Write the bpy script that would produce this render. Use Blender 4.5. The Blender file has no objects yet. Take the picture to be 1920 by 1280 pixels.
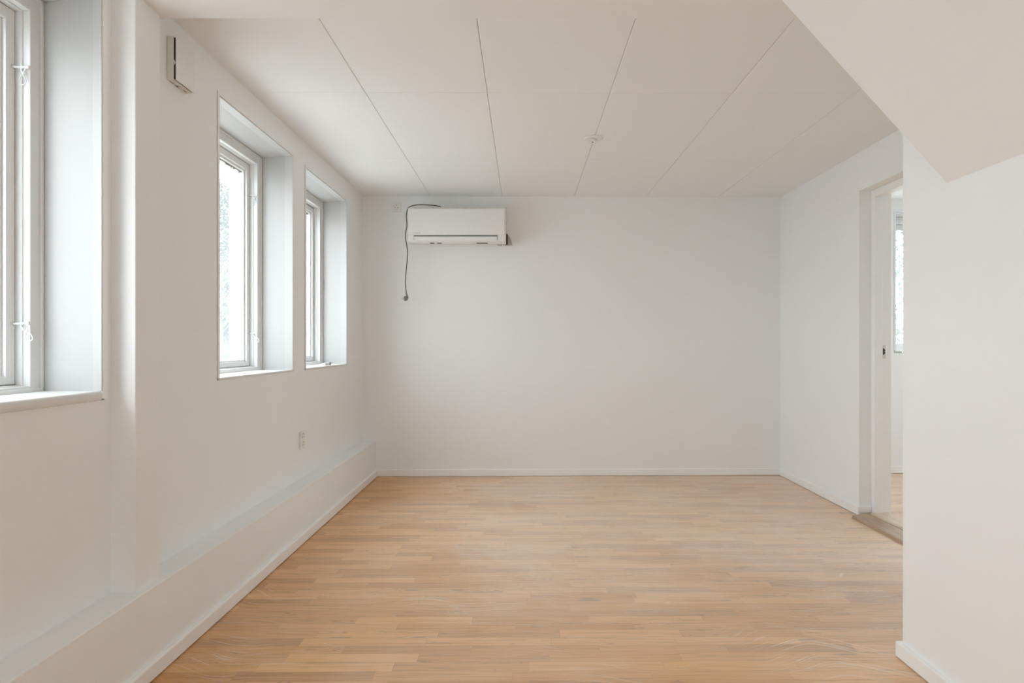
import bpy, bmesh, math, random
from mathutils import Vector, Matrix

random.seed(7)
C = bpy.context.scene.collection
PI = math.pi

# ------------------------------------------------------------------ camera, world, light, exposure
EYE = 1.097
sc = bpy.context.scene
cam_data = bpy.data.cameras.new('camera')
cam = bpy.data.objects.new('camera', cam_data)
C.objects.link(cam)
cam.location = (0, 0, EYE)
cam.rotation_euler = (PI / 2, 0, 0)
cam_data.lens = 24
cam_data.sensor_width = 36
cam_data.shift_x = -21 / 1920
cam_data.shift_y = 5 / 1920
cam_data.clip_start = 0.02
cam_data.clip_end = 400
sc.camera = cam

world = bpy.data.worlds.new('overcast_sky')
sc.world = world
world.use_nodes = True
bg = world.node_tree.nodes['Background']
bg.inputs[0].default_value = (0.862, 0.935, 1.0, 1)
bg.inputs[1].default_value = 6.8

sc.view_settings.view_transform = 'Standard'
sc.view_settings.look = 'None'
sc.view_settings.gamma = 1
sc.view_settings.use_curve_mapping = False
sc.view_settings.exposure = 0.24
sc.cycles.max_bounces = 16
sc.cycles.diffuse_bounces = 12
sc.cycles.transparent_max_bounces = 16
sc.cycles.sample_clamp_indirect = 6
sc.cycles.use_denoising = True


def portal(name, loc, rot, sx, sy):
    """sampling portal in a window opening: adds no light of its own"""
    l = bpy.data.lights.new(name, 'AREA')
    l.shape = 'RECTANGLE'
    l.size, l.size_y = sx, sy
    l.cycles.is_portal = True
    o = bpy.data.objects.new(name, l)
    o.location = loc
    o.rotation_euler = rot
    C.objects.link(o)


# ------------------------------------------------------------------ dimensions (metres)
XL = -1.33            # left wall face
XR = 2.155            # right wall face
H = 2.327             # ceiling
YB = -5.6             # wall behind the camera
XP = 1.325            # near right wall face
YP = 2.385            # its far end
WT = 0.29             # outer wall thickness
def yback(x):         # back wall is a touch out of square
    return 5.663 + 0.0178 * (x - XL)
ZS, ZT = EYE - 0.147, EYE + 1.087     # window sill and head
LEFT_WINDOWS = [(1.19, 2.144), (2.981, 3.932), (4.173, 5.128)]
REAR_LEFT_FILLS = [(-1.5, -0.3), (-3.2, -2.0), (-4.9, -3.7)]  # unseen windows behind the camera, added to fill the room with light
DOOR_Y0, DOOR_Y1, DOOR_Z = 3.42, 4.378, EYE + 0.982
AX1, AY0, AYB = 4.9, 2.5, 5.80        # the next room

# ------------------------------------------------------------------ materials
def mat(name, col, rough=0.6, metal=0.0, bump=0.0, bscale=40, var=0.0, vscale=3, spec=0.5):
    m = bpy.data.materials.new(name)
    m.use_nodes = True
    nt = m.node_tree
    b = nt.nodes['Principled BSDF']
    b.inputs['Base Color'].default_value = (*col, 1)
    b.inputs['Roughness'].default_value = rough
    b.inputs['Metallic'].default_value = metal
    b.inputs['Specular IOR Level'].default_value = spec
    tc = nt.nodes.new('ShaderNodeTexCoord')
    if var:
        n = nt.nodes.new('ShaderNodeTexNoise')
        n.inputs['Scale'].default_value = vscale
        n.inputs['Detail'].default_value = 5
        r = nt.nodes.new('ShaderNodeMapRange')
        r.inputs['To Min'].default_value = 1 - var
        r.inputs['To Max'].default_value = 1 + var
        mx = nt.nodes.new('ShaderNodeMix')
        mx.data_type = 'RGBA'
        mx.blend_type = 'MULTIPLY'
        mx.inputs[0].default_value = 1
        mx.inputs[6].default_value = (*col, 1)
        nt.links.new(tc.outputs['Object'], n.inputs['Vector'])
        nt.links.new(n.outputs['Fac'], r.inputs['Value'])
        nt.links.new(r.outputs[0], mx.inputs[7])
        nt.links.new(mx.outputs[2], b.inputs['Base Color'])
    if bump:
        n2 = nt.nodes.new('ShaderNodeTexNoise')
        n2.inputs['Scale'].default_value = bscale
        n2.inputs['Detail'].default_value = 4
        bp = nt.nodes.new('ShaderNodeBump')
        bp.inputs['Strength'].default_value = bump
        bp.inputs['Distance'].default_value = 0.002
        nt.links.new(tc.outputs['Object'], n2.inputs['Vector'])
        nt.links.new(n2.outputs['Fac'], bp.inputs['Height'])
        nt.links.new(bp.outputs[0], b.inputs['Normal'])
    return m


def glass_mat():
    m = bpy.data.materials.new('window_glass')
    m.use_nodes = True
    nt = m.node_tree
    nt.nodes.clear()
    out = nt.nodes.new('ShaderNodeOutputMaterial')
    tr = nt.nodes.new('ShaderNodeBsdfTransparent')
    tr.inputs[0].default_value = (0.96, 0.975, 0.97, 1)
    gl = nt.nodes.new('ShaderNodeBsdfGlossy')
    gl.inputs['Roughness'].default_value = 0.02
    fr = nt.nodes.new('ShaderNodeLayerWeight')
    fr.inputs[0].default_value = 0.18
    mx = nt.nodes.new('ShaderNodeMixShader')
    pw = nt.nodes.new('ShaderNodeMath')
    pw.operation = 'POWER'
    pw.inputs[1].default_value = 4.0
    nt.links.new(fr.outputs['Facing'], pw.inputs[0])
    sm = nt.nodes.new('ShaderNodeMath')
    sm.operation = 'MULTIPLY_ADD'
    sm.inputs[1].default_value = 0.5
    sm.inputs[2].default_value = 0.03
    nt.links.new(pw.outputs[0], sm.inputs[0])
    nt.links.new(sm.outputs[0], mx.inputs[0])
    nt.links.new(tr.outputs[0], mx.inputs[1])
    nt.links.new(gl.outputs[0], mx.inputs[2])
    tl = nt.nodes.new('ShaderNodeBsdfTranslucent')
    tl.inputs[0].default_value = (0.9, 0.92, 0.92, 1)
    m2 = nt.nodes.new('ShaderNodeMixShader')
    m2.inputs[0].default_value = 0.06
    nt.links.new(mx.outputs[0], m2.inputs[1])
    nt.links.new(tl.outputs[0], m2.inputs[2])
    nt.links.new(m2.outputs[0], out.inputs[0])
    return m


def N(nt, t, **kw):
    n = nt.nodes.new(t)
    for k, v in kw.items():
        setattr(n, k, v)
    return n


def math_node(nt, op, a, b=None, c=None):
    n = nt.nodes.new('ShaderNodeMath')
    n.operation = op
    for i, v in enumerate((a, b, c)):
        if v is None:
            continue
        if isinstance(v, (int, float)):
            n.inputs[i].default_value = v
        else:
            nt.links.new(v, n.inputs[i])
    return n.outputs[0]


def mixrgb(nt, fac, a, b, blend='MIX'):
    n = nt.nodes.new('ShaderNodeMix')
    n.data_type = 'RGBA'
    n.blend_type = blend
    for i, v in ((0, fac), (6, a), (7, b)):
        if isinstance(v, (int, float)):
            n.inputs[i].default_value = v
        elif isinstance(v, tuple):
            n.inputs[i].default_value = (*v, 1) if len(v) == 3 else v
        else:
            nt.links.new(v, n.inputs[i])
    return n.outputs[2]


def combine(nt, x, y, z):
    n = nt.nodes.new('ShaderNodeCombineXYZ')
    for i, v in enumerate((x, y, z)):
        if isinstance(v, (int, float)):
            n.inputs[i].default_value = v
        else:
            nt.links.new(v, n.inputs[i])
    return n.outputs[0]


def noise(nt, vec, scale, detail=4, rough=0.5, dist=0.0):
    n = nt.nodes.new('ShaderNodeTexNoise')
    n.inputs['Scale'].default_value = scale
    n.inputs['Detail'].default_value = detail
    n.inputs['Roughness'].default_value = rough
    n.inputs['Distortion'].default_value = dist
    nt.links.new(vec, n.inputs['Vector'])
    return n.outputs['Fac']


def ramp(nt, v, lo, hi, a=0.0, b=1.0):
    n = nt.nodes.new('ShaderNodeMapRange')
    n.inputs['From Min'].default_value = lo
    n.inputs['From Max'].default_value = hi
    n.inputs['To Min'].default_value = a
    n.inputs['To Max'].default_value = b
    n.clamp = True
    nt.links.new(v, n.inputs['Value'])
    return n.outputs[0]


def floor_mat():
    m = bpy.data.materials.new('dusty_oak_strip_laminate')
    m.use_nodes = True
    nt = m.node_tree
    b = nt.nodes['Principled BSDF']
    g = N(nt, 'ShaderNodeNewGeometry')
    s = N(nt, 'ShaderNodeSeparateXYZ')
    nt.links.new(g.outputs['Position'], s.inputs[0])
    x = s.outputs[0]
    y = math_node(nt, 'SUBTRACT', s.outputs[1], math_node(nt, 'MULTIPLY', s.outputs[0], 0.009))
    RW, SL = 0.0655, 0.46
    yr = math_node(nt, 'DIVIDE', y, RW)
    row = math_node(nt, 'FLOOR', yr)
    wn = N(nt, 'ShaderNodeTexWhiteNoise', noise_dimensions='1D')
    nt.links.new(row, wn.inputs['W'])
    u = math_node(nt, 'ADD', math_node(nt, 'DIVIDE', x, SL), math_node(nt, 'MULTIPLY', wn.outputs['Value'], 7.3))
    col = math_node(nt, 'FLOOR', u)
    # second cell shift so that strip lengths vary
    cell = combine(nt, col, row, 0.0)
    wc = N(nt, 'ShaderNodeTexWhiteNoise', noise_dimensions='3D')
    nt.links.new(cell, wc.inputs['Vector'])
    sc3 = N(nt, 'ShaderNodeSeparateColor')
    nt.links.new(wc.outputs['Color'], sc3.inputs[0])
    r1, r2, r3 = sc3.outputs
    tone = mixrgb(nt, ramp(nt, r1, 0, 1), (0.58, 0.285, 0.088), (0.77, 0.445, 0.190))
    dark = math_node(nt, 'MULTIPLY', ramp(nt, r2, 0.84, 0.97), 0.45)
    tone = mixrgb(nt, dark, tone, (0.34, 0.165, 0.07))
    # long fine grain
    gv = combine(nt, math_node(nt, 'MULTIPLY', x, 2.2),
                 math_node(nt, 'ADD', math_node(nt, 'MULTIPLY', y, 48), math_node(nt, 'MULTIPLY', r3, 60)),
                 math_node(nt, 'MULTIPLY', r1, 40))
    gr = noise(nt, gv, 1.6, 6, 0.62, 0.6)
    tone = mixrgb(nt, math_node(nt, 'MULTIPLY', ramp(nt, gr, 0.52, 0.74), 0.62), tone, (0.28, 0.145, 0.065))
    tone = mixrgb(nt, math_node(nt, 'MULTIPLY', ramp(nt, gr, 0.46, 0.26), 0.30), tone, (0.74, 0.50, 0.30))
    # cathedral figure in some strips
    cv = combine(nt, math_node(nt, 'MULTIPLY', x, 3.0),
                 math_node(nt, 'ADD', math_node(nt, 'MULTIPLY', y, 30), math_node(nt, 'MULTIPLY', r2, 31)),
                 math_node(nt, 'MULTIPLY', r3, 17))
    cn = noise(nt, cv, 1.0, 2, 0.5, 0.4)
    rings = math_node(nt, 'SINE', math_node(nt, 'MULTIPLY', cn, 85.0))
    figm = math_node(nt, 'MULTIPLY', ramp(nt, r3, 0.45, 0.60), ramp(nt, cn, 0.50, 0.62))
    tone = mixrgb(nt, math_node(nt, 'MULTIPLY', math_node(nt, 'MULTIPLY', ramp(nt, rings, 0.45, 1.0), figm), 0.75),
                  tone, (0.26, 0.14, 0.08))
    # small knots
    kn = noise(nt, combine(nt, math_node(nt, 'MULTIPLY', x, 5.0), math_node(nt, 'MULTIPLY', y, 26), r1), 1.0, 1, 0.4)
    tone = mixrgb(nt, math_node(nt, 'MULTIPLY', ramp(nt, kn, 0.73, 0.79), 0.7), tone, (0.24, 0.13, 0.07))
    # joints
    fy = math_node(nt, 'FRACT', yr)
    fu = math_node(nt, 'FRACT', u)
    plank = math_node(nt, 'FRACT', math_node(nt, 'DIVIDE', row, 3.0))
    jl = math_node(nt, 'LESS_THAN', fy, 0.018)
    jp = math_node(nt, 'MULTIPLY', math_node(nt, 'LESS_THAN', fy, 0.035), math_node(nt, 'LESS_THAN', plank, 0.2))
    je = math_node(nt, 'LESS_THAN', fu, 0.0035)
    joint = math_node(nt, 'MAXIMUM', math_node(nt, 'MULTIPLY', jl, 0.25),
                      math_node(nt, 'MAXIMUM', math_node(nt, 'MULTIPLY', jp, 0.5), math_node(nt, 'MULTIPLY', je, 0.4)))
    tone = mixrgb(nt, joint, tone, (0.24, 0.13, 0.08))
    # plaster dust (swirls, scratches, a few prints) plus floor sheen painted into the colour
    P = g.outputs['Position']
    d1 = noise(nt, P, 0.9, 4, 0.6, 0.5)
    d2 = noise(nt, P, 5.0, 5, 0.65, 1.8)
    # pale dust and painted sheen centre and far; dimmer light painted beside the boxing
    dust_sheen_mask = math_node(nt, 'MULTIPLY', ramp(nt, math_node(nt, 'ADD', s.outputs[0], math_node(nt, 'MULTIPLY', d1, 1.2)), -0.75, 0.55),
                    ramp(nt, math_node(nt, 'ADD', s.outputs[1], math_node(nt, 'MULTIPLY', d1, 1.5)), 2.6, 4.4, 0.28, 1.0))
    dust_sheen = math_node(nt, 'MULTIPLY', math_node(nt, 'MULTIPLY', dust_sheen_mask, ramp(nt, d1, 0.25, 0.60, 0.62, 1.0)), ramp(nt, d2, 0.30, 0.75, 0.72, 1.0))
    dust_sheen = math_node(nt, 'MULTIPLY', dust_sheen, ramp(nt, gr, 0.30, 0.72, 1.1, 0.75))
    tone = mixrgb(nt, math_node(nt, 'MULTIPLY', dust_sheen, 0.66), tone, (0.90, 0.82, 0.76))
    mp = N(nt, 'ShaderNodeMapping')
    mp.inputs['Rotation'].default_value = (0, 0, 0.9)
    mp.inputs['Scale'].default_value = (4.0, 190, 1)
    wv = N(nt, 'ShaderNodeVectorMath', operation='ADD')
    dn = N(nt, 'ShaderNodeTexNoise')
    dn.inputs['Scale'].default_value = 1.7
    dn.inputs['Detail'].default_value = 1
    nt.links.new(P, dn.inputs['Vector'])
    sv = N(nt, 'ShaderNodeVectorMath', operation='SCALE')
    sv.inputs['Scale'].default_value = 0.55
    nt.links.new(dn.outputs['Color'], sv.inputs[0])
    nt.links.new(P, wv.inputs[0])
    nt.links.new(sv.outputs[0], wv.inputs[1])
    nt.links.new(wv.outputs[0], mp.inputs['Vector'])
    sw = noise(nt, mp.outputs[0], 1.0, 3, 0.6, 0.2)
    swm = math_node(nt, 'MULTIPLY', ramp(nt, sw, 0.55, 0.68), ramp(nt, noise(nt, P, 1.3, 3, 0.6), 0.47, 0.62))
    tone = mixrgb(nt, math_node(nt, 'MULTIPLY', swm, 0.75), tone, (0.86, 0.82, 0.78))
    sp = ramp(nt, noise(nt, P, 3.4, 6, 0.72, 2.5), 0.66, 0.72)
    tone = mixrgb(nt, math_node(nt, 'MULTIPLY', sp, 0.6), tone, (0.88, 0.85, 0.82))
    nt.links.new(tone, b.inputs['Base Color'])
    rg = math_node(nt, 'ADD', math_node(nt, 'MULTIPLY', dust_sheen, 0.16), math_node(nt, 'ADD', 0.36, math_node(nt, 'MULTIPLY', d2, 0.12)))
    nt.links.new(rg, b.inputs['Roughness'])
    b.inputs['Specular IOR Level'].default_value = 0.45
    bp = N(nt, 'ShaderNodeBump')
    bp.inputs['Strength'].default_value = 0.12
    bp.inputs['Distance'].default_value = 0.0006
    nt.links.new(math_node(nt, 'SUBTRACT', gr, math_node(nt, 'MULTIPLY', joint, 3.0)), bp.inputs['Height'])
    nt.links.new(bp.outputs[0], b.inputs['Normal'])
    return m


def oak_mat(name, a, b_, rough=0.5, axis='Y'):
    m = bpy.data.materials.new(name)
    m.use_nodes = True
    nt = m.node_tree
    b = nt.nodes['Principled BSDF']
    g = N(nt, 'ShaderNodeNewGeometry')
    mp = N(nt, 'ShaderNodeMapping')
    mp.inputs['Scale'].default_value = (70, 4, 70) if axis == 'Y' else (4, 70, 70)
    nt.links.new(g.outputs['Position'], mp.inputs['Vector'])
    n = noise(nt, mp.outputs[0], 1.0, 5, 0.6, 0.6)
    c = mixrgb(nt, ramp(nt, n, 0.3, 0.72), b_, a)
    nt.links.new(c, b.inputs['Base Color'])
    b.inputs['Roughness'].default_value = rough
    return m


M = {}
M['wall'] = mat('off_white_wall_paint', (0.85, 0.862, 0.864), 0.75, bump=0.10, bscale=90, var=0.008, vscale=1.5)
M['ceil'] = mat('ceiling_board_paint', (0.85, 0.862, 0.864), 0.55, bump=0.04, bscale=120)
M['trim'] = mat('white_gloss_trim_paint', (0.88, 0.885, 0.88), 0.38, bump=0.05, bscale=60)
M['winpaint'] = mat('white_window_enamel', (0.76, 0.765, 0.76), 0.33, bump=0.02, bscale=30)
M['lining'] = mat('reveal_white_darkened', (0.49, 0.485, 0.475), 0.45, bump=0.02, bscale=30)  # white boards darkened in colour to offset over-bright window light
M['strip'] = mat('edge_white_darkened', (0.53, 0.525, 0.515), 0.4)  # white edge strip, greyed to hold back the strong daylight on it
M['sill'] = mat('white_sill_enamel', (0.74, 0.74, 0.73), 0.4, bump=0.06, bscale=30, var=0.03, vscale=14)
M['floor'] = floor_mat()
M['glass'] = glass_mat()
M['plastic'] = mat('white_plastic', (0.80, 0.80, 0.785), 0.35, var=0.01, vscale=9)
M['plastic2'] = mat('ivory_plastic', (0.72, 0.71, 0.68), 0.4)
M['black'] = mat('black_rubber', (0.012, 0.012, 0.012), 0.6)
M['cable'] = mat('grey_cable', (0.085, 0.088, 0.072), 0.5)
M['plug'] = mat('grey_plug', (0.20, 0.20, 0.17), 0.5, var=0.15, vscale=60)
M['steel'] = mat('brushed_steel', (0.55, 0.55, 0.54), 0.35, metal=1.0)
M['patch'] = mat('grey_plaster', (0.50, 0.48, 0.45), 0.9, var=0.12, vscale=30)
M['ramp'] = oak_mat('brown_oak_ramp', (0.36, 0.24, 0.155), (0.50, 0.37, 0.26))
M['thresh'] = oak_mat('pale_oak_threshold', (0.60, 0.47, 0.33), (0.74, 0.62, 0.47))
M['putty'] = mat('weathered_brown_putty', (0.36, 0.33, 0.24), 0.9, var=0.5, vscale=60)
M['grey'] = mat('grey_abrasive', (0.42, 0.42, 0.41), 0.9, var=0.15, vscale=150)
M['ground'] = mat('pale_gravel', (0.52, 0.51, 0.49), 0.95, var=0.12, vscale=2)
M['leaf'] = mat('green_leaves', (0.075, 0.115, 0.055), 0.6, var=0.25, vscale=4)
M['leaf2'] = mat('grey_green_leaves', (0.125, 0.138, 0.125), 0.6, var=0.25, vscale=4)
M['bark'] = mat('grey_bark', (0.20, 0.18, 0.16), 0.9, var=0.3, vscale=20)
M['carpaint'] = mat('white_car_paint', (0.75, 0.76, 0.78), 0.25)
M['carglass'] = mat('dark_car_glass', (0.09, 0.095, 0.10), 0.5, spec=0.12)
M['tyre'] = mat('tyre_rubber', (0.03, 0.03, 0.03), 0.8)

# ------------------------------------------------------------------ mesh helpers
class MB:
    def __init__(self):
        self.v, self.f = [], []

    def add(self, verts, faces):
        k = len(self.v)
        self.v += [tuple(p) for p in verts]
        self.f += [tuple(i + k for i in f) for f in faces]
        return self

    def box(self, x0, x1, y0, y1, z0, z1):
        v = [(x, y, z) for z in (z0, z1) for y in (y0, y1) for x in (x0, x1)]
        return self.add(v, [(0, 2, 3, 1), (4, 5, 7, 6), (0, 1, 5, 4), (2, 6, 7, 3), (0, 4, 6, 2), (1, 3, 7, 5)])

    def prism(self, pts, a, b, axis='z'):
        """extrude a 2D outline from a to b; axis z: pts=(x,y); axis y: pts=(x,z); axis x: pts=(y,z)"""
        n = len(pts)
        def P(p, t):
            return (p[0], p[1], t) if axis == 'z' else (p[0], t, p[1]) if axis == 'y' else (t, p[0], p[1])
        v = [P(p, a) for p in pts] + [P(p, b) for p in pts]
        f = [tuple(range(n))[::-1], tuple(range(n, 2 * n))] + [(i, (i + 1) % n, n + (i + 1) % n, n + i) for i in range(n)]
        return self.add(v, f)

    def tube(self, pts, r, seg=8, closed=False):
        pts = [Vector(p) for p in pts]
        n = len(pts)
        rad = r if isinstance(r, (list, tuple)) else [r] * n
        rings = []
        up = Vector((0.31, 0.17, 0.93)).normalized()
        for i, p in enumerate(pts):
            if closed:
                t = pts[(i + 1) % n] - pts[i - 1]
            else:
                t = pts[min(i + 1, n - 1)] - pts[max(i - 1, 0)]
            t.normalize()
            a = t.cross(up)
            if a.length < 1e-4:
                a = t.cross(Vector((1, 0, 0)))
            a.normalize()
            b = t.cross(a).normalized()
            rings.append([p + (a * math.cos(2 * PI * k / seg) + b * math.sin(2 * PI * k / seg)) * rad[i] for k in range(seg)])
        v = [q for ring in rings for q in ring]
        f = []
        for i in range(n if closed else n - 1):
            j = (i + 1) % n
            for k in range(seg):
                l = (k + 1) % seg
                f.append((i * seg + k, i * seg + l, j * seg + l, j * seg + k))
        if not closed:
            f.append(tuple(range(seg))[::-1])
            f.append(tuple((n - 1) * seg + k for k in range(seg)))
        return self.add(v, f)

    def lathe(self, prof, centre, axis='z', seg=32):
        """prof: (radius, height) pairs; closed with caps"""
        c = Vector(centre)
        v, f = [], []
        for (r, h) in prof:
            for k in range(seg):
                a = 2 * PI * k / seg
                p = (r * math.cos(a), r * math.sin(a), h)
                if axis == 'y':
                    p = (p[0], p[2], p[1])
                elif axis == 'x':
                    p = (p[2], p[0], p[1])
                v.append(c + Vector(p))
        n = len(prof)
        for i in range(n - 1):
            for k in range(seg):
                l = (k + 1) % seg
                f.append((i * seg + k, i * seg + l, (i + 1) * seg + l, (i + 1) * seg + k))
        f.append(tuple(range(seg))[::-1])
        f.append(tuple((n - 1) * seg + k for k in range(seg)))
        return self.add(v, f)

    def build(self, name, m, parent=None, bevel=0.0, segs=2, smooth=False, kind=None, label=None, fn=None):
        me = bpy.data.meshes.new(name)
        v = self.v if fn is None else [fn(*p) for p in self.v]
        me.from_pydata(v, [], self.f)
        bm = bmesh.new()
        bm.from_mesh(me)
        bmesh.ops.recalc_face_normals(bm, faces=bm.faces)
        bm.to_mesh(me)
        bm.free()
        me.materials.append(m)
        o = bpy.data.objects.new(name, me)
        C.objects.link(o)
        if parent is not None:
            o.parent = parent
            o.matrix_parent_inverse = Matrix.Translation(-parent.location) if parent.type == 'EMPTY' else Matrix.Identity(4)
        if smooth or bevel:
            for p in me.polygons:
                p.use_smooth = True
            me.set_sharp_from_angle(angle=math.radians(35))
        if bevel:
            md = o.modifiers.new('bevel', 'BEVEL')
            md.width = bevel
            md.segments = segs
            md.limit_method = 'ANGLE'
            md.harden_normals = False
        if kind:
            o['kind'] = kind
        if label:
            o['label'] = label
        return o


def thing(name, label, cat, loc, group=None):
    o = bpy.data.objects.new(name, None)
    o.location = loc
    o.empty_display_size = 0.05
    C.objects.link(o)
    o['label'] = label
    o['category'] = cat
    if group:
        o['group'] = group
    return o


def setting(name, loc):
    o = bpy.data.objects.new(name, None)
    o.location = loc
    o.empty_display_size = 0.05
    C.objects.link(o)
    o['kind'] = 'structure'
    return o


def slab(mb, us, vs, holes, w0, w1, fn):
    """wall slab with rectangular holes, one closed skin; us/vs extents, holes (u0,u1,v0,v1)"""
    U = sorted(set([us[0], us[1]] + [h[i] for h in holes for i in (0, 1)]))
    V = sorted(set([vs[0], vs[1]] + [h[i] for h in holes for i in (2, 3)]))
    def solid(i, j):
        if i < 0 or j < 0 or i >= len(U) - 1 or j >= len(V) - 1:
            return False
        cu, cv = (U[i] + U[i + 1]) / 2, (V[j] + V[j + 1]) / 2
        return not any(h[0] < cu < h[1] and h[2] < cv < h[3] for h in holes)
    idx, verts, faces = {}, [], []
    def vid(i, j, k):
        key = (i, j, k)
        if key not in idx:
            idx[key] = len(verts)
            verts.append(fn(U[i], (w0, w1)[k], V[j]))
        return idx[key]
    for i in range(len(U) - 1):
        for j in range(len(V) - 1):
            if not solid(i, j):
                continue
            for k in (0, 1):
                faces.append((vid(i, j, k), vid(i + 1, j, k), vid(i + 1, j + 1, k), vid(i, j + 1, k)))
            for (di, dj, a, b) in ((-1, 0, (i, j), (i, j + 1)), (1, 0, (i + 1, j), (i + 1, j + 1)),
                                   (0, -1, (i, j), (i + 1, j)), (0, 1, (i, j + 1), (i + 1, j + 1))):
                if not solid(i + di, j + dj):
                    faces.append((vid(*a, 0), vid(*b, 0), vid(*b, 1), vid(*a, 1)))
    mb.add(verts, faces)
    return mb


# ------------------------------------------------------------------ room shell
fl = MB()
fl.add([(-1.6, YB - .1, 0), (5.1, YB - .1, 0), (5.1, 5.95, 0), (-1.6, 5.95, 0),
        (-1.6, YB - .1, -.2), (5.1, YB - .1, -.2), (5.1, 5.95, -.2), (-1.6, 5.95, -.2)],
       [(0, 1, 2, 3), (4, 7, 6, 5), (0, 4, 5, 1), (1, 5, 6, 2), (2, 6, 7, 3), (3, 7, 4, 0)])
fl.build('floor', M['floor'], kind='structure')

# ceiling: boards with V grooves along the room, hairline butt joints across
ce = MB()
ce.box(-1.6, 5.1, YB - .1, 5.95, H + .012, H + .2)
JX = [XL - .01, -0.772, -0.175, 0.426, 1.027, 1.630, XR + .01]
def jy(y, x):
    return y + 0.008 * (x - 0.4)
JY = [2.162, 3.346, 4.531, 5.75]
GV, GC = 0.0030, 0.0010
for i in range(len(JX) - 1):
    for j in range(len(JY) - 1):
        x0, x1 = JX[i] + 0.0008, JX[i + 1] - 0.0008
        def P(x, y, z, dy):
            return (x, jy(y, x) + dy, z)
        y0, y1 = JY[j], JY[j + 1]
        v = []
        for (z, ex) in ((H, GV), (H + .0028, 0), (H + .016, 0)):
            for (x, y, dy) in ((x0 + ex, y0, GC), (x1 - ex, y0, GC), (x1 - ex, y1, -GC), (x0 + ex, y1, -GC)):
                v.append(P(x, y, z, dy))
        f = [(0, 1, 2, 3), (8, 11, 10, 9)]
        for a in (0, 4):
            for k in range(4):
                l = (k + 1) % 4
                f.append((a + k, a + l, a + 4 + l, a + 4 + k))
        ce.add(v, f)
ce.box(-1.6, XR, YB - .1, 2.155, H, H + .014)
ce.box(XR + .19, 5.1, AY0 - .1, 5.95, H, H + .014)
ce.build('ceiling', M['ceil'], kind='structure')

FL = lambda u, w, z: (XL - w, u, z)          # left wall frame: w grows to the outside
tb = {0: 0.024, 1: 0.014, 2: 0.014}
holes = []
for k, (a, b) in enumerate(LEFT_WINDOWS):
    t = tb[k]
    gap = 0.0025 if k else 0.0
    holes.append((a - t - gap, b + t, ZS - (.012 if k else .029), ZT + t + (.002 if k < 2 else -.008)))
for a, b in REAR_LEFT_FILLS:
    holes.append((a - .014, b + .014, ZS - .012, ZT + .014))
slab(MB(), (YB - .1, 5.95), (-.05, H + .05), holes, 0, WT, FL).build('wall_left', M['wall'], kind='structure')

mb = MB()
mb.prism([(XL - .05, yback(XL - .05)), (XR + .19, yback(XR + .19)), (XR + .19, 5.95), (XL - .05, 5.95)], -.05, H + .05)
mb.build('wall_back', M['wall'], kind='structure')

FR = lambda u, w, z: (XR + w, u, z)
slab(MB(), (YB - .1, 5.80), (-.05, H + .05), [(DOOR_Y0, DOOR_Y1, -.1, DOOR_Z)], 0, .19, FR).build('wall_right', M['wall'], kind='structure')

# near right wall: solid block around the stair, its far end seen edge on
MB().box(XP, XR + .02, YB - .1, YP, -.05, H + .05).build('wall_partition', M['wall'], kind='structure', bevel=.004)

# wall behind the camera; its unseen window is added for fill light
REAR_FILL_WIN = (-0.3, 0.8)
slab(MB(), (XL - .1, XP + .1), (-.05, H + .05), [(REAR_FILL_WIN[0], REAR_FILL_WIN[1], ZS - .03, ZT)], 0, WT,
     lambda u, w, z: (u, YB - w, z)).build('wall_rear', M['wall'], kind='structure')

# the next room
AW = (3.163, 4.15, EYE - .054, EYE + 1.124)
slab(MB(), (XR + .16, AX1 + .1), (-.05, H + .05), [(AW[0] - .012, AW[1] + .012, AW[2] - .02, AW[3] + .012)], 0, WT,
     lambda u, w, z: (u, AYB + w, z)).build('wall_next_room_back', M['wall'], kind='structure')
slab(MB(), (AY0 - .1, 6.0), (-.05, H + .05), [(3.3, 4.9, ZS - .03, ZT)], 0, WT,
     lambda u, w, z: (AX1 + w, u, z)).build('wall_next_room_right', M['wall'], kind='structure')  # opening out of view, added to light the next room
MB().box(XR + .18, AX1 + .1, AY0 - .15, AY0, -.05, H + .05).build('wall_next_room_near', M['wall'], kind='structure')
MB().box(XR + .19, AX1, AYB - .012, AYB + .01, 0.002, .058).build('baseboard_next_room', M['trim'], kind='structure', bevel=.003)

# dropped beam and pilaster forming a shallow portal
MB().box(XL - .02, XP + .02, 2.150, 2.372, EYE + 1.13, H + .03).build('trim_1', M['wall'], kind='structure', bevel=.003)
MB().box(XL - .02, -1.250, 2.202, 2.349, .285, EYE + 1.14).build('trim_2', M['wall'], kind='structure', bevel=.003)
# pipe boxing along the left wall
MB().box(XL - .02, -1.222, YB - .05, 5.69, -.02, EYE - .802).build('trim_3', M['wall'], kind='structure', bevel=.004)
# sloping soffit under the stair
mb = MB()
mb.prism([(XP + .03, EYE + .482), (XP - .006, EYE + .509), (XP - .02, EYE + .525), (0.655, EYE + 1.245), (XP + .03, EYE + 1.245)], YB - .05, 2.136, 'y')
mb.build('ceiling_slope', M['wall'], kind='structure', bevel=.003)

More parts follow.
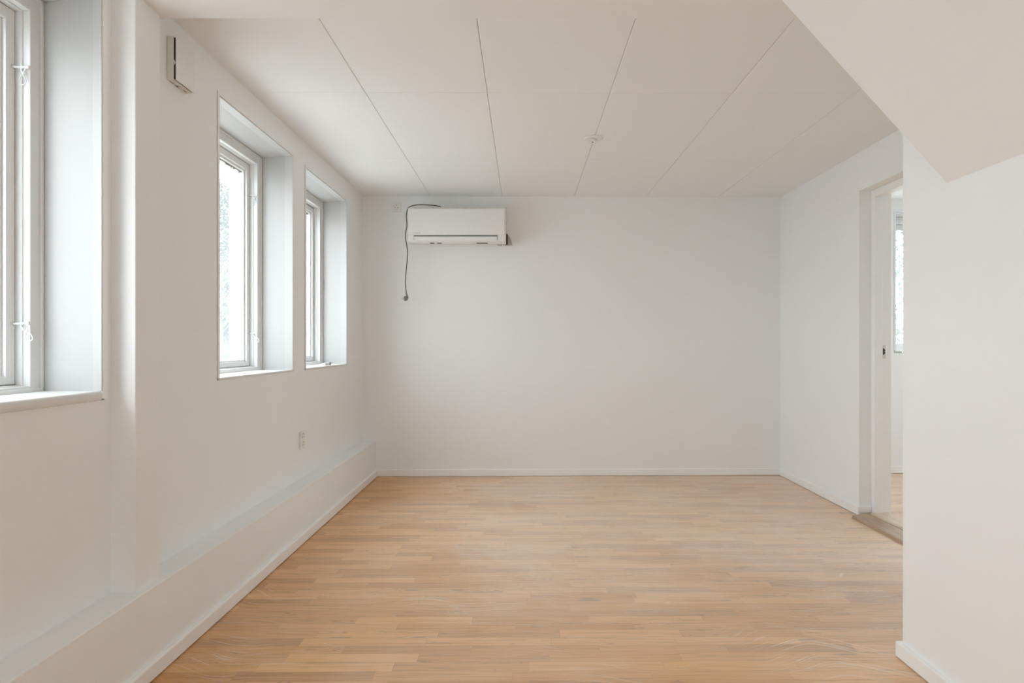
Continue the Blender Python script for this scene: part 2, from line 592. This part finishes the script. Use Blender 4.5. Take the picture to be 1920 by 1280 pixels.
# baseboards with a rounded front edge
def bb(y0, y1, x_wall, x_front, h=.058):
    s = 1 if x_front > x_wall else -1
    return [(x_wall, .003), (x_front - s * .0015, .003), (x_front, .005), (x_front, h - .006), (x_front - s * .002, h - .0015), (x_front - s * .005, h), (x_wall, h)]
mb = MB()
mb.prism(bb(0, 0, -1.224, -1.206), YB, 5.668, 'y')
mb.build('baseboard_left', M['trim'], kind='structure')
mb = MB()
T, hB = .013, .058
prof = [(T, .003), (0, .003), (0, hB), (T - .004, hB), (T - .001, hB - .002), (T, hB - .006)]
xs = (-1.206, XR - .014)
v = []
for x in xs:
    for (d, z) in prof:
        v.append((x, yback(x) - d, z))
n = len(prof)
mb.add(v, [tuple(range(n)), tuple(range(n, 2 * n))[::-1]] + [(i, (i + 1) % n, n + (i + 1) % n, n + i) for i in range(n)])
mb.build('baseboard_back', M['trim'], kind='structure')
mb = MB()
ye = yback(XR) - .001
mb.prism([(XR - .014, DOOR_Y1 - .012), (XR + .073, DOOR_Y1 - .012), (XR + .073, DOOR_Y1 + .002), (XR + .002, DOOR_Y1 + .002), (XR + .002, ye), (XR - .014, ye)], .0185, .058)
mb.prism([(XR - .014, DOOR_Y1 - .010), (XR + .002, DOOR_Y1 - .010), (XR + .002, ye), (XR - .014, ye)], .003, .0184)
mb.build('baseboard_right', M['trim'], kind='structure', bevel=.0025)
mb = MB()
mb.prism([(XP - .017, YB), (XP + .003, YB), (XP + .003, YP - .003), (1.9, YP - .003), (1.9, YP + .016), (XP - .017, YP + .016)], .003, .055)
mb.build('baseboard_partition', M['trim'], kind='structure', bevel=.003)


# ------------------------------------------------------------------ windows
def window(idx, fn, u0, u1, z0, z1, t, base, near_gap=0.0, nose=.004, nose_t=.012, hooks=(), hinges=(), gap=.0015,
           drop=.014, far=1, putty=False):
    """fn(u, w, z): u along the wall, w towards outside. Details sit on the jamb at u1 (far=1)."""
    root = setting('window_%d' % idx, base)
    # reveal lining boards with a raised strip along the room edge
    mb = MB()
    g = near_gap
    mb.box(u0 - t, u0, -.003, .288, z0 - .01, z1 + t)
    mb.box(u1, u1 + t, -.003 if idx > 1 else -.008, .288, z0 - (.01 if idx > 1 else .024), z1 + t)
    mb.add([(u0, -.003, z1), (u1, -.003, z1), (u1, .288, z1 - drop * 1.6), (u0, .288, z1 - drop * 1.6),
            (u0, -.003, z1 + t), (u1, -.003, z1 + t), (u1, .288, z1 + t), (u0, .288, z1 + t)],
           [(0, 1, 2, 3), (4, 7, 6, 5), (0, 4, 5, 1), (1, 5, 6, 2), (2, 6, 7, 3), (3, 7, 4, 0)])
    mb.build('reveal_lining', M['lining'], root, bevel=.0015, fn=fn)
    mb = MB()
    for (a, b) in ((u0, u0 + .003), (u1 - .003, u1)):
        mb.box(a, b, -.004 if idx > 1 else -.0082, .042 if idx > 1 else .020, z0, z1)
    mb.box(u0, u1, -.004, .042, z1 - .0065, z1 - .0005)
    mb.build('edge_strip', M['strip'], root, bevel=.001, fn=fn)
    mb = MB()
    mb.box(u0 - t - .0005, u0 + .0002, -.0045, -.001, z0 + (0 if idx > 1 else .0), z1 + t)
    mb.box(u1 - .0002, u1 + t + .0005, -.0045 if idx > 1 else -.0095, -.001, z0 - (0 if idx > 1 else .024), z1 + t)
    mb.box(u0 + .0003, u1 - .0003, -.0045, -.001, z1 - .0002, z1 + t)
    mb.build('edge_board', M['trim'] if idx == 1 else M['wall'], root, fn=fn)
    # sill with rounded nosing
    mb = MB()
    th = nose_t
    pr = [(.30, z0), (.30, z0 - th), (.0, z0 - th), *[(-nose * math.cos(a_) ** .8, z0 - th / 2 + th / 2 * math.sin(a_)) for a_ in [-1.5 + 3.0 * q / 10 for q in range(11)]], (0, z0)]
    uu = (u0 - .002, u1 + (.002 if th < .02 else -.0002))
    v = [(uu[0], w, z) for (w, z) in pr] + [(uu[1], w, z) for (w, z) in pr]
    n = len(pr)
    mb.add(v, [tuple(range(n)), tuple(range(n, 2 * n))] + [(i, (i + 1) % n, n + (i + 1) % n, n + i) for i in range(n)])
    mb.build('window_sill', M['sill'], root, bevel=.001, smooth=True, fn=fn)
    # frame (karm): stepped jambs and head
    zt = z1 - drop
    kb = .018
    mb = MB()
    K = .055
    def ring(w0, w1, s0, s1, zb0, zb1):
        mb.box(u0 + s0, u0 + s1, w0, w1, z0 + zb0, zt - s0)
        mb.box(u1 - s1, u1 - s0, w0, w1, z0 + zb0, zt - s0)
        mb.box(u0 + s1, u1 - s1, w0, w1, zt - s1, zt - s0)
        mb.box(u0 + s1, u1 - s1, w0, w1, z0 + zb0, z0 + zb1)
    ring(.174, .288, 0, .012, -.002, kb - .006)
    ring(.181, .288, .011, K - .004, .001, kb)
    ring(.203, .288, K - .006, K, .002, kb + .004)
    mb.build('window_frame', M['winpaint'], root, bevel=.0022, fn=fn)
    # sash
    S0, S1 = K + gap, K + .050
    sb0, sb1 = kb + .006, kb + .042
    mb = MB()
    ring(.224, .262, S0, S1 - .012, sb0, sb1 - .010)
    ring(.236, .262, S1 - .013, S1, sb0 + .012, sb1)
    sash = mb.build('sash', M['winpaint'], root, bevel=.0022, fn=fn)
    # outer storm sash
    mb = MB()
    ring(.272, .325, K - .005, K + .036, .010, .040)
    mb.build('outer_frame', M['winpaint'], root, bevel=.003, fn=fn)
    mb = MB()
    mb.box(u0 + S1 - .004, u1 - S1 + .004, .247, .250, z0 + sb1 - .004, zt - S1 + .004)
    mb.build('pane', M['glass'], sash, fn=fn)
    if putty:
        mb = MB()
        rnd = random.Random(idx)
        x = u0 + S1
        while x < u1 - S1 - .004:
            d = rnd.uniform(.006, .022)
            hgt = rnd.uniform(.004, .016)
            e = min(x + d, u1 - S1)
            mb.box(x, e, .2505, .2555, zt - S1 - hgt, zt - S1 + .003)
            x = e
        z = zt - S1 - .02
        while z > z0 + sb1 + .01:
            d = rnd.uniform(.01, .09)
            if rnd.random() < .45:
                mb.box(u1 - S1 - .0025, u1 - S1 + .001, .2505, .254, z - d, z)
            z -= d + rnd.uniform(.002, .03)
        mb.build('putty_remnant', M['putty'], sash, fn=fn, label='ragged brown and green old putty along the glass edge')
    for hz in hooks:
        mb = MB()
        # eye plate on the sash, bar across to a post on the frame, hanging teardrop loop
        e = u1
        hs, hz = hz
        A = (e - .068, .220, hz)
        B = (e - .059, .182, hz + .002)
        mb.tube([(e - .0665 + .0065 * math.cos(2 * PI * q / 12), .2225, hz - .001 + .008 * math.sin(2 * PI * q / 12)) for q in range(12)], .0022, 6, closed=True)
        mb.tube([A, ((A[0] + B[0]) / 2, (A[1] + B[1]) / 2, hz + .001), B], .0036, 8)
        mb.lathe([(.0050, 0), (.0050, .008), (.003, .011)], (B[0], B[1], hz - .003), 'z', 8)
        mb.tube([(e - .063, .200, hz + .010), (e - .062, .201, hz), (e - .062, .200, hz - .010), (e - .061, .193, hz - .021)], .0030, 6)
        cw = .197 - hs * .016
        mb.tube([(B[0] - .003, .187, hz), (e - .062, (cw + .187) / 2, hz - .012), (e - .062, cw, hz - .022)], .0018, 6)
        loop = []
        for q in range(20):
            a = 2 * PI * q / 20
            wdt = math.sin(a) * (math.sin(a / 2) ** 1.2)
            loop.append((e - .062 - .002 * math.sin(a), cw - hs * .006 * (1 - math.cos(a)) / 2 + .0125 * wdt, hz - .021 - .031 * (1 - math.cos(a)) / 2))
        mb.tube(loop, .0017, 6, closed=True)
        mb.build('window_hook', M['winpaint'], root, smooth=True, fn=fn)
    for hz in hinges:
        mb = MB()
        mb.lathe([(.004, 0), (.004, .045), (.002, .048)], (u1 - K - gap * .5, .221, hz), 'z', 10)
        mb.build('hinge', M['winpaint'], root, smooth=True, fn=fn)
    return root


a, b = LEFT_WINDOWS[0]
window(1, FL, a, b, ZS, ZT, .024, (XL, b, ZS), nose=.008, nose_t=.030, hooks=((0, EYE + .843), (1, EYE + .062)), putty=True)
a, b = LEFT_WINDOWS[1]
window(2, FL, a, b, ZS, ZT, .014, (XL, b, ZS), hooks=((0, EYE + .843), (1, EYE + .062)), putty=True)
a, b = LEFT_WINDOWS[2]
window(3, FL, a, b, ZS, ZT - .008, .014, (XL, b, ZS), hinges=(EYE + .43, EYE + .30), gap=.006, putty=True)
window(4, lambda u, w, z: (u, AYB + w, z), AW[0], AW[1], AW[2], AW[3], .012, (AW[0], AYB, AW[2]), nose=.004, nose_t=.01)
for k, (a, b) in enumerate(REAR_LEFT_FILLS):
    window(8 + k, FL, a, b, ZS, ZT, .014, (XL, b, ZS))  # unseen rear windows added as fill
window(6, lambda u, w, z: (u, YB - w, z), REAR_FILL_WIN[0] + .014, REAR_FILL_WIN[1] - .014, ZS, ZT - .014, .014, (0, YB, ZS))  # added fill window behind the camera
window(7, lambda u, w, z: (AX1 + w, u, z), 3.314, 4.886, ZS, ZT - .014, .014, (AX1, 4, ZS))  # unseen window, added to bring light into the next room

for k, (a, b) in enumerate(LEFT_WINDOWS + REAR_LEFT_FILLS):
    portal('portal', (XL - .34, (a + b) / 2, (ZS + ZT) / 2), (0, -PI / 2, 0), ZT - ZS, b - a)
portal('portal', ((AW[0] + AW[1]) / 2, AYB + .34, (AW[2] + AW[3]) / 2), (-PI / 2, 0, 0), AW[1] - AW[0], AW[3] - AW[2])
portal('portal', ((REAR_FILL_WIN[0] + REAR_FILL_WIN[1]) / 2, YB - .34, (ZS + ZT) / 2), (PI / 2, 0, 0), REAR_FILL_WIN[1] - REAR_FILL_WIN[0], ZT - ZS)
portal('portal', (AX1 + .34, 4.1, (ZS + ZT) / 2), (0, PI / 2, 0), ZT - ZS, 1.6)

# ------------------------------------------------------------------ doorway with frame, no leaf
door = setting('door_1', (XR, DOOR_Y1, 0))
F0, F1, FM = XR + .075, XR + .187, XR + .125
fy1, fy0 = DOOR_Y1, DOOR_Y0
ft = DOOR_Z - .001
def jamb(side):
    mb = MB()
    if side > 0:
        mb.prism([(F0, fy1), (F0, fy1 - .046), (FM, fy1 - .046), (FM, fy1 - .034), (F1, fy1 - .034), (F1, fy1)], .02, ft)
    else:
        mb.prism([(F0, fy0), (F0, fy0 + .046), (FM, fy0 + .046), (FM, fy0 + .034), (F1, fy0 + .034), (F1, fy0)], .02, ft)
    return mb
jf = jamb(1).build('door_jamb', M['trim'], door, bevel=.0015)
jamb(-1).build('door_jamb', M['trim'], door, bevel=.0015)
mb = MB()
mb.prism([(F0, ft - .046), (FM, ft - .046), (FM, ft), (F0, ft)], fy0 + .0465, fy1 - .0465, 'y')
mb.prism([(FM, ft - .026), (F1, ft - .026), (F1, ft), (FM, ft)], fy0 + .0345, fy1 - .0345, 'y')
mb.build('door_head', M['trim'], door, bevel=.0015)
sp = MB().box(XR + .129, XR + .152, fy1 - .0355, fy1 - .0335, 1.005, 1.09).build('strike_plate', M['plastic2'], jf)
mb = MB()
mb.box(XR + .1335, XR + .1425, fy1 - .0362, fy1 - .0345, 1.030, 1.070)
mb.box(XR + .1425, XR + .1465, fy1 - .0362, fy1 - .0345, 1.052, 1.063)
mb.box(XR + .1425, XR + .1465, fy1 - .0362, fy1 - .0345, 1.036, 1.048)
mb.lathe([(.0018, 0), (.0018, .0015)], (XR + .140, fy1 - .0362, 1.082), 'y', 8)
mb.lathe([(.0018, 0), (.0018, .0015)], (XR + .140, fy1 - .0362, 1.012), 'y', 8)
mb.build('strike_hole', M['black'], jf)
mb = MB()
mb.prism([(XR + .052, 0), (XR + .052, .021), (XR + .060, .028), (XR + .168, .028), (XR + .178, .018), (XR + .180, 0)], fy0 + .036, fy1 - .036, 'y')
mb.build('threshold', M['thresh'], door, bevel=.001, label='pale oak threshold')
rmp = MB()
rmp.prism([(XR - .080, .0), (XR - .078, .012), (XR - .070, .0175), (XR + .0505, .0175), (XR + .0505, .0)], fy0 - .03, fy1 - .036, 'y')
rmp.v = [(x, (DOOR_Y1 - (.066 if x < XR else .0125)) if y > 4 else y, z) for (x, y, z) in rmp.v]
r = rmp.build('threshold_ramp', M['ramp'], bevel=.0015)
r['label'] = 'low brown wooden ramp strip on the floor in front of the doorway threshold'
r['category'] = 'ramp'

# grey plaster smear on the wall beside the pipe exit
px = lambda p, d: (p - 981) * d / 1280
pz = lambda p, d: EYE + (645 - p) * d / 1280
mb = MB()
yw = yback(-.2)
pts = [(932, 459.5), (933, 452), (945, 436), (953, 441), (958, 449), (961, 460), (944, 460.2), (943, 458.5), (940, 461)]
pts2 = [(px(a, yw), pz(b, yw)) for a, b in pts]
mb.prism(pts2, yw - .0015, yw + .01, 'y')
mb.build('trim_4', M['patch'], kind='structure')

# ------------------------------------------------------------------ air conditioner
ac_w = (-.927, -.139)
ac_top, ac_bot = 2.204, 1.910
yw = yback(-.53)
yf = 5.470
ac = thing('air_conditioner', 'white wall mounted air conditioner with a hanging grey cord on the back wall', 'air conditioner', (-.533, yw, ac_bot))
mb = MB()
prof = [(yw - .004, ac_bot + .03), (yw - .004, ac_top), (yf + .055, ac_top), (yf + .030, ac_top - .004), (yf + .012, ac_top - .013), (yf + .008, ac_top - .03),
        (yf + .006, ac_bot + .062), (yf + .004, ac_bot + .018), (yf + .012, ac_bot + .006), (yf + .03, ac_bot), (yf + .12, ac_bot + .004)]
mb.prism(prof, ac_w[0], ac_w[1], 'x')
mb.build('housing', M['plastic'], ac, bevel=.006, segs=3)
mb = MB()
pb = ac_bot + .061
prof = [(yf + .007, pb), (yf - .002, pb + .003), (yf - .004, pb + .10), (yf - .001, pb + .18), (yf + .006, ac_top - .022), (yf + .012, ac_top - .017), (yf + .014, ac_top - .03)]
mb.prism(prof, ac_w[0] + .004, ac_w[1] - .010, 'x')
fp = mb.build('front_panel', M['plastic'], ac, bevel=.002)
mb = MB()
fx0, fx1 = px(776.5, yf), px(932, yf)
mb.box(fx0 - .003, fx1 + .003, yf + .0035, yf + .006, ac_bot + .050, ac_bot + .058)
mb.box(fx1, fx1 + .003, yf + .002, yf + .006, ac_bot + .020, ac_bot + .056)
mb.box(fx0 - .003, fx0 - .0005, yf + .002, yf + .006, ac_bot + .022, ac_bot + .056)
mb.build('outlet_slot', M['black'], ac, label='dark air outlet gap above the flap')
mb = MB()
mb.prism([(yf + .004, ac_bot + .014), (yf - .001, ac_bot + .022), (yf - .004, ac_bot + .040), (yf - .003, ac_bot + .0505), (yf + .004, ac_bot + .0515)], fx0, fx1, 'x')
mb.build('flap', M['plastic'], ac, bevel=.001)
for (a, b) in ((805.5, 813), (819, 827), (893, 914)):
    x0, x1 = px(a, yf), px(b, yf)
    MB().box(x0, x1, yf + .024, yf + .05, ac_bot - .0012, ac_bot + .006).build('drain_slot', M['black'], ac)
mb = MB()
for (s, e, n) in ((775, 843, 4), (846, 912, 4)):
    for q in range(n):
        x0 = px(s + (e - s) * q / n + 1, yf)
        x1 = px(s + (e - s) * (q + 1) / n - 1, yf)
        mb.box(x0, x1, yf + .0095, yf + .014, ac_top - .0165, ac_top - .0150)
mb.build('intake_slot', mat('slot_shadow_grey', (.30, .29, .27), .7), ac)
mb = MB()
mb.box(ac_w[1] - .004, ac_w[1] + .011, yw - .10, yw - .03, ac_bot + .004, ac_bot + .088)
mb.build('pipe_sleeve', M['black'], ac, bevel=.003, label='black insulated pipe sleeve at the lower right corner')
MB().box(ac_w[1] + .0005, ac_w[1] + .002, yf + .06, yf + .09, ac_top - .135, ac_top - .118).build('side_clip', M['plastic2'], ac)
cu = bpy.data.curves.new('logo', 'FONT')
cu.body = 'Luero'
cu.size = .0165
cu.space_character = 1.5
cu.extrude = .0003
tmp = bpy.data.objects.new('tmp', cu)
C.objects.link(tmp)
dg = bpy.context.evaluated_depsgraph_get()
lm = bpy.data.meshes.new_from_object(tmp.evaluated_get(dg))
bpy.data.objects.remove(tmp)
lm.materials.clear()
lm.materials.append(mat('logo_grey', (.13, .13, .12), .5))
lg = bpy.data.objects.new('logo', lm)
C.objects.link(lg)
lg.parent = fp
lg.matrix_world = Matrix.Translation((px(775, yf), yf - .0045, pb + .0125)) @ Matrix.Rotation(PI / 2, 4, 'X')
lg.matrix_parent_inverse = Matrix.Identity(4)
lg.location = (px(775, yf), yf - .0045, pb + .0125)
lg.rotation_euler = (PI / 2, 0, 0)

# power cord: over the top, down the left side, hanging free
def smooth_path(P, n=8):
    P = [Vector(p) for p in P]
    out = []
    for i in range(len(P) - 1):
        p0, p1, p2, p3 = P[max(i - 1, 0)], P[i], P[i + 1], P[min(i + 2, len(P) - 1)]
        for q in range(n):
            t = q / n
            out.append(0.5 * ((2 * p1) + (-p0 + p2) * t + (2 * p0 - 5 * p1 + 4 * p2 - p3) * t * t + (-p0 + 3 * p1 - 3 * p2 + p3) * t ** 3))
    out.append(P[-1])
    return out
dc = 5.485
cpts = [(826, 387.5, 5.60), (818, 385.6, 5.53), (806, 384.3, 5.49), (790, 383.5, 5.485), (778, 384.6, 5.485), (769, 387.2, 5.49), (765, 390.5, 5.49),
        (763.2, 396, 5.485), (762, 405, 5.48), (763, 418, 5.48), (762.5, 426, 5.48), (760.4, 437, 5.48), (760.2, 447, 5.48), (762.5, 458, 5.49), (764, 472, 5.50),
        (763.6, 486, 5.50), (762.3, 500, 5.50), (760.8, 516, 5.50), (760.2, 530, 5.50), (761, 542, 5.50), (761.8, 549, 5.50)]
pth = smooth_path([(px(a, d), d, pz(b, d)) for a, b, d in cpts], 5)
cord = MB().tube(pth, .0040, 8).build('power_cord', M['cable'], ac, smooth=True, label='dark grey power cord hanging down to a plug')
mb = MB()
d = 5.50
mb.tube([(px(761.6, d), d, pz(548, d)), (px(762.3, d), d, pz(552, d)), (px(763.8, d), d, pz(556, d)), (px(764, d), d, pz(559, d))], [.0055, .007, .008, .010], 10)
pc = Vector((px(762.8, d), d, pz(559, d)))
ax = Vector((-.80, -.45, -.12)).normalized()
def orient(mbp, k, c, ax):
    q = Vector((0, 0, 1)).rotation_difference(ax)
    for i in range(k, len(mbp.v)):
        mbp.v[i] = tuple(c + q @ Vector(mbp.v[i]))
k = len(mb.v)
mb.lathe([(.010, -.006), (.017, -.002), (.0195, .006), (.0195, .018), (.0175, .021), (.016, .0215)], (0, 0, 0), 'z', 20)
orient(mb, k, pc, ax)
plug = mb.build('plug', M['plug'], cord, smooth=True)
mb = MB()
k = len(mb.v)
mb.lathe([(.0024, .0215), (.0024, .038), (.0015, .040)], (0, .0095, 0), 'z', 10)
mb.lathe([(.0024, .0215), (.0024, .038), (.0015, .040)], (0, -.0095, 0), 'z', 10)
orient(mb, k, pc, ax)
mb.build('plug_pin', M['steel'], cord, smooth=True)

# ------------------------------------------------------------------ wall sockets
def socket(name, label, w, h, t, wells, fn, base, rot=0.0):
    root = thing(name, label, 'socket', base)
    MB().box(-w / 2, w / 2, 0, t, -h / 2, h / 2).build('plate', M['plastic'], root, bevel=.003, segs=3, fn=fn)
    for (cz, R) in wells:
        mb = MB()
        # rim ring
        prof = [(R + .0025, t - .001), (R + .0025, t + .0015), (R, t + .0015), (R - .001, t + .0002)]
        seg = 28
        v, f = [], []
        for (r, hh) in prof:
            for q in range(seg):
                an = 2 * PI * q / seg
                v.append((r * math.cos(an), hh, cz + r * math.sin(an)))
        for i in range(3):
            for q in range(seg):
                l = (q + 1) % seg
                f.append((i * seg + q, i * seg + l, (i + 1) * seg + l, (i + 1) * seg + q))
        mb.add(v, f)
        well = mb.build('socket_rim', M['plastic2'], root, smooth=True, fn=fn)
        mb = MB()
        for an in (rot, rot + PI):
            mb.lathe([(.0028, t - .001), (.0028, t + .0006)], (.0095 * math.cos(an), 0, cz - .004 + .0095 * math.sin(an)), 'y', 10)
        mb.lathe([(.003, t - .001), (.003, t + .0006)], (0.0, 0, cz + R - .006), 'y', 10)
        mb.build('pin_hole', M['black'], root, fn=fn)
    return root

ys = 5.672
socket('wall_socket', 'small square white socket high on the back wall beside the air conditioner', .080, .082, .010, [(0, .0205)],
       lambda u, w, z: (px(743.5, ys) + u, ys - w, pz(388.5, ys) + z), (px(743.5, ys), ys, pz(388.5, ys)))
socket('wall_socket', 'white double socket low on the left wall below the two far windows', .070, .104, .014, [(.024, .019), (-.024, .019)],
       lambda u, w, z: (XL + w, 4.083 - u, EYE - .574 + z), (XL, 4.083, EYE - .574))

# ------------------------------------------------------------------ air vent on the left wall
vy0, vy1, vz0, vz1 = 2.545, 2.690, EYE + .985, EYE + 1.150
vent = thing('air_vent', 'square white fresh air vent box near the ceiling on the left wall', 'vent', (XL, vy0, vz0))
MB().box(XL, XL + .026, vy0, vy1, vz0, vz1).build('housing', M['plastic2'], vent, bevel=.004, segs=3)
MB().box(XL + .024, XL + .033, vy0 + .0035, vy1 - .004, vz0 + .006, vz1 - .006).build('air_gap', M['black'], vent, label='dark open gap behind the cover')
mb = MB()
zm = vz0 + .066
mb.prism([(vz1 - .003, XL + .026), (vz1 - .010, XL + .0265), (zm + .012, XL + .0265), (zm, XL + .0325), (zm - .012, XL + .0265), (vz0 + .010, XL + .0265), (vz0 + .003, XL + .026), (vz0 + .003, XL + .024), (vz1 - .003, XL + .024)], vy0 + .0005, vy0 + .004, 'x')
mb.v = [(b_, a_, z_) if False else (z_, a_, b_) for (a_, b_, z_) in mb.v]
mb.build('spacer', M['plastic2'], vent)
MB().box(XL + .033, XL + .037, vy0 + .001, vy1, vz0 + .001, vz1 - .001).build('cover', M['plastic'], vent, bevel=.0015)
mb = MB()
for (a, b, w0, w1) in ((.014, .032, .006, .009), (.030, .034, .006, .016), (.052, .085, .004, .007), (.060, .066, .006, .020), (.100, .128, .012, .015), (.118, .122, .008, .018)):
    mb.box(XL + w0, XL + (w0 + (w1 - w0) * .6), vy0 + a, vy0 + b, vz0 - .0004, vz0 + .001)
mb.build('slot', M['black'], vent)

# ------------------------------------------------------------------ ceiling rose over the joint
rx, ry = .420, 4.068
rose = thing('ceiling_rose', 'small round white lamp outlet cover on the ceiling board joint', 'ceiling rose', (rx, ry, H))
MB().lathe([(.050, 0), (.055, -.003), (.055, -.008), (.051, -.012), (.020, -.015)], (rx, ry, H + .001), 'z', 40).build('cover', M['plastic'], rose, smooth=True)
mb = MB()
mb.lathe([(.017, -.014), (.016, -.022), (.008, -.025)], (rx, ry - .012, H), 'z', 20)
mb.tube([(rx - .012, ry - .03, H - .016), (rx - .016, ry - .04, H - .022), (rx - .010, ry - .048, H - .026), (rx - .004, ry - .040, H - .022)], .0022, 8)
mb.build('lamp_hook', M['plastic'], rose, smooth=True)
MB().lathe([(.004, -.011), (.004, -.0145)], (rx - .002, ry + .044, H), 'z', 10).build('screw_hole', M['black'], rose)

# ------------------------------------------------------------------ piece left on the far sill
sb = thing('sanding_stick', 'small white stick with a grey end lying on the sill of the farthest window', 'sanding stick', (XL - .07, 4.75, ZS))
MB().box(XL - .068, XL - .045, 4.69, 4.795, ZS + .0003, ZS + .017).build('holder', M['winpaint'], sb, bevel=.002)
MB().box(XL - .066, XL - .043, 4.797, 4.835, ZS + .0003, ZS + .020).build('abrasive_pad', M['grey'], sb, bevel=.002, label='grey abrasive pad')
sb.location = (XL - .056, 4.75, ZS)

# ------------------------------------------------------------------ outdoors
GZ = -.45
mb = MB()
mb.box(-90, 90, -60, 120, GZ - .3, GZ)
gnd = mb.build('ground', M['ground'], kind='structure')


def tree(name, label, loc, h, r, n, leafm, seed, leaf=.16, base=.25, group=None, clump=(.28, .45), nc=26):
    rnd = random.Random(seed)
    root = thing(name, label, 'tree', loc, group)
    x0, y0, z0 = loc
    mb = MB()
    pts = [(x0 + rnd.uniform(-.05, .05) * i, y0 + rnd.uniform(-.05, .05) * i, z0 + h * .75 * i / 5) for i in range(6)]
    mb.tube(pts, [h * .022 * (1 - .14 * i) for i in range(6)], 8)
    cl = []
    for i in range(nc):
        t = rnd.uniform(base, 1)
        an = rnd.uniform(0, 2 * PI)
        rr = r * rnd.uniform(.35, 1) * math.sin(PI * min(.97, max(.12, (t - base) / (1 - base) * .8 + .18)))
        c = Vector((x0 + rr * math.cos(an), y0 + rr * math.sin(an), z0 + h * t))
        s = Vector((x0, y0, z0 + h * max(.15, t * .65)))
        mb.tube([s, (s + c) / 2 + Vector((0, 0, .1)), c], [h * .004, h * .0025, h * .001], 5)
        cl.append((c, r * rnd.uniform(*clump)))
    mb.build('trunk', M['bark'], root, smooth=True)
    mb = MB()
    for i in range(n):
        c, cr = cl[rnd.randrange(len(cl))]
        d = Vector((rnd.gauss(0, 1), rnd.gauss(0, 1), rnd.gauss(0, .8)))
        d.normalize()
        p = c + d * cr * rnd.random() ** .45
        a = Vector((rnd.gauss(0, 1), rnd.gauss(0, 1), rnd.gauss(0, 1))).normalized()
        b = a.cross(Vector((rnd.gauss(0, 1), rnd.gauss(0, 1), rnd.gauss(0, 1)))).normalized()
        s = leaf * rnd.uniform(.6, 1.3)
        mb.add([p, p + a * s * .5 + b * s * .28, p + a * s, p + a * s * .5 - b * s * .28], [(0, 1, 2, 3)])
    me_o = mb.build('foliage', leafm, root)
    return root


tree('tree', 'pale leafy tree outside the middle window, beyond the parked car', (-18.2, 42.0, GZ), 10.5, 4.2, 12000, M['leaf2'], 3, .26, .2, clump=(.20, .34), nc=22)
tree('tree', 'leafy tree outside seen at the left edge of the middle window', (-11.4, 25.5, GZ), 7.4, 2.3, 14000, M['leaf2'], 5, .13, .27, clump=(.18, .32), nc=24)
tree('tree', 'dense green tree outside the window of the next room', (7.6, 14.2, GZ), 5.6, 2.8, 26000, M['leaf'], 11, .085, .05)

# parked car
cx, cy = -11.85, 30.5
car = thing('car', 'white parked car with dark glass outside the middle window', 'car', (cx, cy, GZ))
mb = MB()
mb.prism([(-2.1, .28), (-2.15, .62), (-2.02, .84), (-1.25, .93), (1.55, .95), (2.05, .86), (2.15, .6), (2.1, .28)], -.86, .86, 'y')
mb.v = [(x + cx, y + cy, z + GZ) for x, y, z in mb.v]
mb.build('body', M['carpaint'], car, bevel=.06, segs=3)
mb = MB()
mb.prism([(-1.45, .92), (-.75, 1.40), (.85, 1.44), (1.60, .94)], -.72, .72, 'y')
mb.v = [(x + cx, y + cy, z + GZ) for x, y, z in mb.v]
cab = mb.build('cabin_glass', M['carglass'], car, bevel=.05, segs=3)
mb = MB()
mb.prism([(-.72, 1.39), (-.5, 1.46), (.7, 1.48), (.86, 1.43)], -.68, .68, 'y')
mb.v = [(x + cx, y + cy, z + GZ) for x, y, z in mb.v]
mb.build('roof', M['carpaint'], car, bevel=.02)
for wx in (-1.35, 1.35):
    for wy in (-.80, .80):
        MB().lathe([(.20, -.10), (.31, -.09), (.32, 0), (.31, .09), (.20, .10)], (cx + wx, cy + wy, GZ + .32), 'y', 24).build('wheel', M['tyre'], car, smooth=True)
